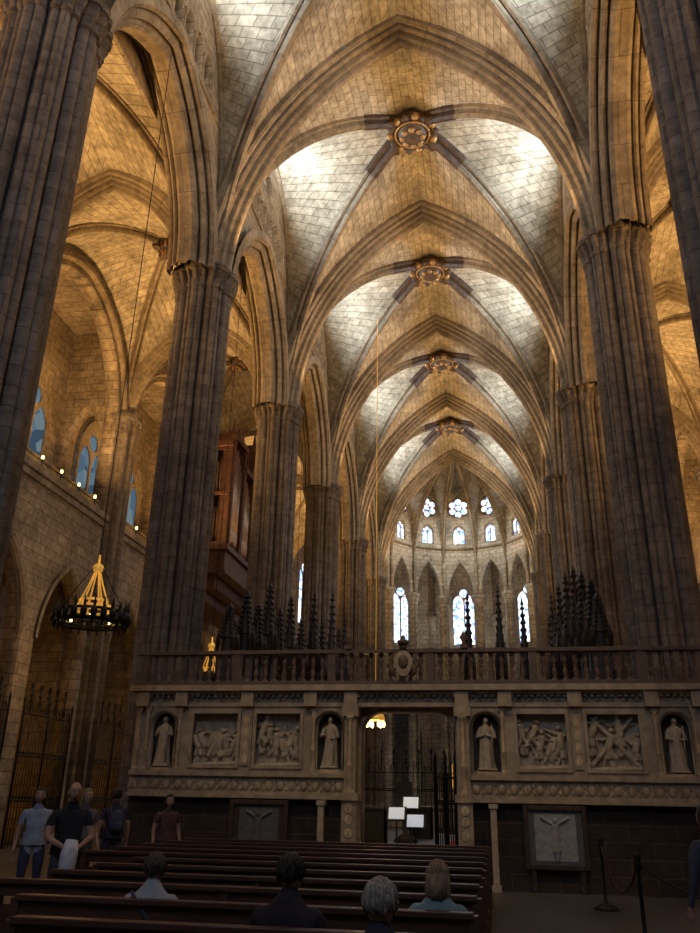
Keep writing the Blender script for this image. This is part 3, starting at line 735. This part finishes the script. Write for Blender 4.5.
# ------------------------------------------------------------------ pipe organ
org=empty('pipe_organ'); g=G(); y0,y1=33.5,42.0; xw=-12.2; xf=-9.6
g.box(xw,xf,y0,y1,10.9,12.0); g.box(xw,xf-.5,y0+.5,y1-.3,12,18.0)
g.box(xw,xf-.5,y0+.3,y1-.3,10.3,10.9); g.box(xw,xf-1.1,y0+.6,y1-.6,9.8,10.3)
g.box(xw,xf+.15,y0-.15,y1+.15,11.9,12.15); g.box(xw,xf+.08,y0-.08,y1+.08,10.85,11.0)
tw=[(y0+.2,y0+1.7,17.4),(y0+2.0,y0+3.4,16.4),(y0+3.6,y0+5.0,18.2),(y0+5.2,y0+6.5,16.4),(y0+6.8,y0+8.3,17.4)]
for a,b,t in tw:
    g.box(xf-.5,xf+.12,a-.12,a,12.1,t); g.box(xf-.5,xf+.12,b,b+.12,12.1,t); g.box(xf-.6,xf+.2,a-.2,b+.2,t,t+.3)
    g.box(xf-.6,xf+.05,a,b,t+.3,t+.5); 
    for yy in(a,(a+b)/2,b): g.lathe(xf-.1,yy,[(.1,t+.5),(.07,t+.7),(.02,t+1.1)],8)
g.box(xf-.6,xf-.4,y0+.2,y1,12.1,16)
for x in(xw,xw+.85,xw+1.7,xf-.12): g.box(x,x+.12,y0,y0+.4,12.1,17)
for z in(12.15,14.6,16.9): g.box(xw,xf,y0+.02,y0+.4,z,z+.18)
g.box(xw,xf,y0-.1,y0+.45,17.08,17.35)
for x in(xw+.1,xw+.9,xw+1.75,xf-.1): g.lathe(x,y0+.15,[(.12,17.35),(.08,17.6),(.02,18.2)],8)
for i in range(6): g.box(xw+.12+i*.42,xw+.42+i*.42,y0-.03,y0,11.05,11.8)
g.obj('case','owood',org,.02)
g=G()
for a,b,t in tw:
    n=7
    for i in range(n):
        y=a+(i+.5)*(b-a)/n; k=abs(i-3)/3; top=t-.2-k*.9
        r=(b-a)/n*.46; g.lathe(xf-.1,y,[(.03,12.2),(r,12.7),(r,13.1),(r*.7,13.15),(r,13.2),(r,top)],10)
for zb,zt in((12.35,14.55),(14.8,16.85)):
    for i in range(15):
        x=xw+.2+i*.165
        g.lathe(x,y0+.2,[(.02,zb),(.06,zb+.35),(.06,zb+.5),(.04,zb+.54),(.06,zb+.58),(.06,zt-.25*abs((i%5)-2))],8)
g.obj('pipes','pipe',org)
# ------------------------------------------------------------------ pews
def pew(y,x0,x1):
    g=G()
    g.box(x0,x1,y-.42,y-.02,.36,.40)
    g.box(x0,x1,y-.46,y-.42,.76,.86); g.box(x0,x1,y-.455,y-.43,.45,.70)
    g.box(x0,x1,y-.50,y-.40,.86,.90)
    g.box(x0,x1,y-.72,y-.56,.16,.2)
    n=max(2,int((x1-x0)/1.8)+1)
    for i in range(n):
        x=x0+(x1-x0)*i/(n-1)
        g.box(x-.03,x+.03,y-.48,y,.0,.36); g.box(x-.035,x+.035,y-.48,y-.38,.40,.88)
        g.box(x-.03,x+.03,y-.74,y-.48,.0,.16)
    return g.obj('wooden_pew','wood',None,.006)
ys=[4.5,5.6,6.65]+[7.7+.95*i for i in range(9)]
for i,y in enumerate(ys):
    x0=-.6 if i==0 else (-.9 if i==1 else (-1.5 if i==2 else (-2.3 if y<10.8 else -3.4)))
    pew(y,x0,1.85)
def stanchion(x,y):
    g=G(); g.lathe(x,y,[(.2,0),(.2,.02),(.16,.05),(.05,.09),(.025,.12),(.022,.88),(.04,.9),(.04,.96),(.03,.98),(.045,1.02),(.03,1.06),(.005,1.08)],20)
    return g.obj('stanchion_post','iron')
stanchion(3.7,15.2); stanchion(3.62,10.8)
def rope(a,b,sag):
    a=Vector(a);b=Vector(b);g=G(); g.tube([a.lerp(b,t/16)-Vector((0,0,sag*4*(t/16)*(1-t/16))) for t in range(17)],.015,8); g.obj('barrier_rope','rope')
rope((3.7,15.15,.93),(3.62,10.85,.93),.45); rope((3.66,10.8,.93),(5.56,9.4,.93),.35); stanchion(5.6,9.4)
# ------------------------------------------------------------------ people
def cmat(name,c,rough=.85): 
    return simple(name,c,rough,0,.22,9)
def person(name,x,y,head,H,pose,shirt,pants,skin=(.42,.25,.17),hair=(.03,.02,.015),long=0,sleeve=0,prop=None,z0=0,armp=0,bald=False):
    e=empty(name); k=H/1.72
    mats=[cmat(name+'_shirt',shirt),cmat(name+'_trousers',pants),cmat(name+'_skin',skin,.5),simple(name+'_hair',hair,.6,0,.5,40,.8,None,0,(1.5,1.5,.25)),cmat(name+'_shoes',(.03,.03,.03),.5)]
    V=[];E=[];R=[];roots=[];bone=[]
    def add(p,r,par=None,mat=0):
        V.append(Vector(p)); R.append(r if isinstance(r,tuple) else (r,r)); 
        if par is None: roots.append(len(V)-1)
        else: E.append((par,len(V)-1)); bone.append((par,len(V)-1,mat))
        return len(V)-1
    if pose=='sit': dz=-.43
    else: dz=0
    nd=-.025 if pose=='sit' else 0
    pv=add((0,0,.95+dz),(.17,.13)); w=add((0,-.01,1.1+dz),(.16,.12),pv,0); c=add((0,-.02,1.3+dz),(.19,.125),w,0)
    nb=add((0,-.01,1.44+dz),(.12,.085),c,0); nk=add((0,.01,1.50+dz),(.058,.058),nb,2); add((0,.02,1.55+dz),(.05,.05),nk,2)
    for s in(-1,1):
        sh=add((s*.175,-.02,1.395+dz),(.075,.075),c,0)
        if pose=='sit' : el=(s*.24,.08,1.12+dz); wr=(s*.14,.30,1.02+dz)
        elif armp==1 and s>0: el=(s*.25,.04,1.12); wr=(s*.12,.26,1.12)
        elif armp==2: el=(s*.26,.06,1.12); wr=(s*.08,.27,1.02)
        else: el=(s*.25,-.03,1.10); wr=(s*.27,.05,.86)
        um=add(((s*.175+el[0])/2+s*.01,(el[1]-.02)/2,(1.38+dz+el[2])/2),(.058,.058),sh,0)
        ev=add(el,(.043,.043),um,0 if sleeve else 2); wv=add(wr,(.029,.025),ev,0 if sleeve else 2)
        d=(Vector(wr)-Vector(el)).normalized(); pm=Vector(wr)+d*.055
        add(pm,(.034,.022),wv,2)
        side=d.cross(Vector((0,1,0)) if abs(d.y)<.8 else Vector((0,0,1))).normalized(); curl=side.cross(d).normalized()
        spread=curl if pose!='sit' else side
        bend=side*(-s) if pose!='sit' else curl
        for q,ln in enumerate((.068,.078,.074,.058)):
            b0=pm+spread*(-.03+.02*q)+d*.01
            a=add(b0,.0085); b1=add(b0+d*ln*.55,.0085,a,2); b2=add(b0+d*ln*.9+bend*.012,.0078,b1,2); add(b0+d*ln*1.15+bend*.03,.0068,b2,2)
        b0=pm-d*.03+spread*-.025; a=add(b0,.0095); b1=add(b0-spread*.025+d*.03,.0095,a,2); add(b0-spread*.03+d*.06+bend*.01,.008,b1,2)
        hp=add((s*.10,0,.90+dz),(.10,.11),pv,1)
        if pose=='sit': kn=(s*.12,.43,.50); ak=(s*.13,.42,.10)
        else: kn=(s*.11,.02+(.06 if s>0 else 0),.49); ak=(s*.12,-.03+(.05 if s>0 else -.03),.09)
        th_=add(((s*.10+kn[0])/2,kn[1]/2,(.90+dz+kn[2])/2),(.088,.088),hp,1)
        kv=add(kn,(.062,.062),th_,1); cf=add(((kn[0]+ak[0])/2,(kn[1]+ak[1])/2-.015,(kn[2]+ak[2])/2+.05),(.056,.058),kv,1)
        av=add(ak,(.043,.043),cf,1); add((ak[0]+s*.01,ak[1]+.06,.045),(.045,.04),av,4); add((ak[0]+s*.02,ak[1]+.15,.035),(.042,.032),len(V)-1,4)
    me=bpy.data.meshes.new(name+'_sk'); me.from_pydata([v*1 for v in V],E,[]); o=bpy.data.objects.new('tmp',me); S.collection.objects.link(o)
    sm=o.modifiers.new('s','SKIN'); sm.use_smooth_shade=True; sm.branch_smoothing=.6
    sv=me.skin_vertices[0].data
    for i,r in enumerate(R): sv[i].radius=r
    for i in range(len(V)): sv[i].use_root=(i in roots)
    sb=o.modifiers.new('u','SUBSURF'); sb.levels=2; sb.render_levels=2
    bpy.context.view_layer.update(); dg=bpy.context.evaluated_depsgraph_get()
    bm_=bpy.data.meshes.new_from_object(o.evaluated_get(dg)); bpy.data.objects.remove(o)
    bm_.materials.clear()
    for m in mats: bm_.materials.append(m)
    for p in bm_.polygons:
        cc=p.center; best=1e9;bi=0
        for a,b,mm in bone:
            A=V[a];B=V[b];d=B-A;t=max(0,min(1,(cc-A).dot(d)/max(1e-9,d.length_squared))); dd=(cc-A-d*t).length-min(R[a][0]*(1-t)+R[b][0]*t,.2)
            if dd<best: best=dd;bi=mm
        p.material_index=bi; p.use_smooth=True
    bo=bpy.data.objects.new('body',bm_); S.collection.objects.link(bo); bo.parent=e
    g=G(); hc=Vector((0,.035,1.625+dz+nd))
    def hf(p):
        q=p.copy()
        if p.z<0: q.x*=1-.30*p.z*p.z; q.y*=1-.12*p.z*p.z; q.y+=(.12*-p.z if p.y>0 else .15*-p.z)
        if p.y>.6 and abs(p.z-.05)<.2 and abs(abs(p.x)-.38)<.2: q.y-=.06
        if p.y>.6 and -.45<p.z<-.2 : q.y+=.03
        return q
    g.ell(hc,(.074,.093,.115),32,24,0,None,hf)
    g.ell(hc+Vector((0,.098,-.02)),(.013,.022,.026),10,8,0); g.ell(hc+Vector((0,.092,.01)),(.009,.012,.03),8,6,0)
    for s in(-1,1):
        g.ell(hc+Vector((s*.078,-.005,-.015)),(.010,.019,.031),10,8,0)
        g.ell(hc+Vector((s*.03,.082,.012)),(.013,.01,.008),10,8,1); g.ell(hc+Vector((s*.03,.09,.012)),(.006,.004,.006),8,6,2)
        g.tube([hc+Vector((s*.015,.092,.034)),hc+Vector((s*.045,.08,.034))],.004,5,2)
    g.ell(hc+Vector((0,.088,-.06)),(.024,.01,.007),10,6,3)
    lipm=cmat(name+'_lips',(.35,.12,.1),.5); eyem=cmat(name+'_eye',(.8,.8,.8),.3)
    g.obj('head',[mats[2],eyem,mats[3],lipm],e)
    g=G(); rs=random.Random(len(name)*7)
    def hr(p):
        q=p.copy()
        if p.y>0.1 and p.z<.45: 
            q.y=.1+(p.y-.1)*.25; q.x*=.93
        if p.z<-.1: q.x*=1-.35*p.z*p.z; q.z*=.86
        if abs(p.x)>.6 and p.z<.0 and p.y>-.3: q.x*=.86
        q=q*(1+.035*math.sin(p.x*17+p.z*9)*math.sin(p.y*15+p.z*6)+rs.uniform(-.02,.02))
        return q
    if not bald:
        g.ell(hc+Vector((0,-.012,.02)),(.083,.100,.107),40,28,0,None,hr)
        for i in range(46):
            a=rs.uniform(PI*.95,PI*2.05); zz=rs.uniform(-.1,.85)
            P=[]
            for t in range(5):
                z2=zz-.18*t; z2=max(-.75,z2); r2=math.sqrt(max(.05,1-z2*z2)); aa=a+rs.uniform(-.05,.05)+.05*t
                P.append(hc+Vector((.085*r2*math.cos(aa),-.012+.102*r2*math.sin(aa),.02+.105*z2)))
            g.tube(P,[.006,.011,.011,.009,.003],5)
    else:
        def hb(p):
            q=p.copy()
            if p.y>0: q.y*=.3
            if p.z>.5: q.x*=.8; q.y*=.8;q.z*=.85
            return q
        g.ell(hc+Vector((0,-.02,-.0)),(.080,.088,.08),24,16,0,None,hb)
    if long: 
        g.tube([hc+Vector((0,-.04,.03)),hc+Vector((0,-.06,-.07)),hc+Vector((0,-.07,-.08-long*.5)),hc+Vector((0,-.08,-.08-long))],[.078,.082,.078,.03],18)
        for i in range(16):
            a=PI+PI*i/15; P=[hc+Vector((.08*math.cos(a)*k_,-.03+.085*math.sin(a)*k_,zz)) for k_,zz in((1,.03),(1.05,-.06),(1.08,-.07-long*.5),(.95,-.08-long*rs.uniform(.8,1.05)))]
            g.tube(P,[.012,.017,.016,.004],6)
    g.obj('hair',mats[3],e)
    g=G(); n=28; v=[];f_=[]
    hem=[(.93+dz,.195,.15),(1.0+dz,.188,.142),(1.1+dz,.172,.13)]
    for z,a,b in hem:
        for i in range(n): q=2*PI*i/n; r=1+.03*math.sin(6*q+z*9); v.append((a*r*math.cos(q),-.01+b*r*math.sin(q),z))
    for j in range(2):
        for i in range(n): kk=(i+1)%n; f_.append((j*n+i,j*n+kk,(j+1)*n+kk,(j+1)*n+i))
    g.add(v,f_,None,0,True); g.obj('shirt_hem',mats[0],e)
    if prop=='jacket':
        g=G(); g.tube([(.0,.28,1.1),(.02,.31,.95),(.03,.3,.75),(.02,.29,.6)],[.07,.10,.09,.05],14); g.obj('folded_jacket',cmat('white_cloth',(.6,.62,.68)),e)
    if prop=='backpack':
        g=G(); g.ell((0,-.2,1.2+dz),(.14,.09,.2),16,12); g.ell((0,-.27,1.13+dz),(.1,.05,.09),12,8)
        for s in(-1,1): g.tube([(s*.09,-.14,1.05+dz),(s*.1,-.17,1.3+dz),(s*.1,-.05,1.46+dz),(s*.1,.11,1.35+dz),(s*.12,.1,1.15+dz)],.015,6)
        g.obj('backpack',cmat('backpack_cloth',(.05,.06,.09)),e)
    if prop=='strap':
        g=G(); g.tube([(-.17,.06,1.40+dz),(-.13,-.10,1.44+dz),(0,-.155,1.30+dz),(.15,-.14,1.12+dz),(.2,-.02,1.0+dz)],.012,6); g.obj('bag_strap',cmat('strap_cloth',(.05,.06,.09)),e)
    e.scale=(k,k,k); e.rotation_euler=(0,0,head); e.location=(x,y,z0)
    return e
person('seated_woman_in_white',-.50,6.32,.1,1.60,'sit',(.36,.37,.38),(.05,.06,.1),hair=(.05,.035,.025),prop='strap')
person('seated_man_in_dark_shirt',.76,5.4,-.05,1.70,'sit',(.018,.012,.016),(.03,.03,.04),hair=(.012,.01,.008),sleeve=1)
person('seated_grey_haired_visitor',1.47,4.3,.05,1.66,'sit',(.02,.02,.03),(.04,.04,.05),hair=(.27,.24,.20),sleeve=1)
person('seated_blonde_woman',1.60,6.4,0,1.60,'sit',(.18,.27,.27),(.05,.05,.08),hair=(.24,.16,.09),long=.08)
person('standing_man_in_black_shirt',-3.02,9.8,-2.5,1.70,'stand',(.012,.012,.016),(.05,.05,.07),hair=(.10,.06,.04),bald=True,prop='jacket',armp=2)
person('walking_woman_in_white_top',-4.7,12,-2.7,1.64,'stand',(.30,.33,.40),(.03,.035,.07),long=.2,hair=(.03,.02,.015))
person('standing_fair_haired_woman',-4.45,13,-2.2,1.64,'stand',(.12,.11,.13),(.03,.03,.04),long=.15,hair=(.22,.14,.07))
person('standing_visitor_with_backpack',-4.45,14.1,.7,1.66,'stand',(.03,.03,.045),(.04,.04,.06),prop='backpack')
person('standing_visitor_in_brown',-3.8,14.9,-2.4,1.58,'stand',(.10,.05,.04),(.02,.02,.04),long=.1)
person('standing_visitor_in_blue',3.88,8.2,.4,1.58,'stand',(.05,.055,.08),(.18,.22,.30),sleeve=1)
# ------------------------------------------------------------------ lights
W=bpy.data.worlds.new('world'); S.world=W; W.use_nodes=True; W.node_tree.nodes['Background'].inputs[0].default_value=(.35,.5,.8,1); W.node_tree.nodes['Background'].inputs[1].default_value=.02
def light(name,kind,loc,power,col,target=None,size=.5,spot=120,blend=.8,sy=None):
    l=bpy.data.lights.new(name,kind); l.energy=power; l.color=col; o=bpy.data.objects.new(name,l); S.collection.objects.link(o); o.location=loc
    if kind=='AREA':
        l.size=size
        if sy: l.shape='RECTANGLE'; l.size_y=sy
        else: l.shape='DISK'
    elif kind=='SPOT': l.spot_size=math.radians(spot); l.spot_blend=blend; l.shadow_soft_size=size
    else: l.shadow_soft_size=size
    if target is not None:
        d=Vector(target)-Vector(loc); o.rotation_euler=d.to_track_quat('-Z','Y').to_euler()
    return o
WARM=(1,.55,.19); WARM2=(1,.60,.25); COOL=(.74,.87,1)
for k,(y0,y1) in enumerate(zip(rows[:-1],rows[1:])):
    m=(y0+y1)/2
    for s in(-1,1):
        if k>=1: light('aisle_floodlight','AREA',(s*12.3,m,12.7),620,WARM,(s*9.0,m,21),.5)
        if k>=1: light('clerestory_daylight','AREA',(s*5.6,m,24.0),260,COOL,(s*2,m,25.2),1.3)
for k,y in enumerate(rows):
    for s in(-1,1):
        if 1<=k: light('nave_uplight','SPOT',(s*4.75,y,16.9),640,WARM2,(-s*.5,y+ .5,25.5),.25,130)
for k in(2,3,4,5):
    for s in(-1,1): light('chapel_lamp','POINT',(s*10.5,rows[k]+4.55,5.5),60,WARM,None,.3)
light('apse_daylight','AREA',(0,58,22.5),220,COOL,(0,60,10),4)
light('presbytery_lamp','SPOT',(0,50,15.5),520,(1,.8,.5),(0,60,20),.4,110)
light('ambulatory_glow','AREA',(0,65.5,12),220,(.9,.95,1),(0,62,20),4)
light('west_window_daylight','AREA',(0,-7.6,17),520,(.55,.70,1),(0,12,4),5)
light('screen_spot','SPOT',(-4.6,10.6,12),430,(1,.74,.44),(-1,17.6,3.5),.3,48)
light('screen_spot','SPOT',(4.6,10.6,12),430,(1,.74,.44),(1.5,17.6,3.5),.3,48)
light('choir_inner_lamp','POINT',(-1.05,22,3.1),22,(1,.65,.3),None,.1)
light('choir_fill','AREA',(0,31,14),160,(.75,.85,1),(0,30,0),3)  # added cool fill above the choir, brightens the interior behind the door
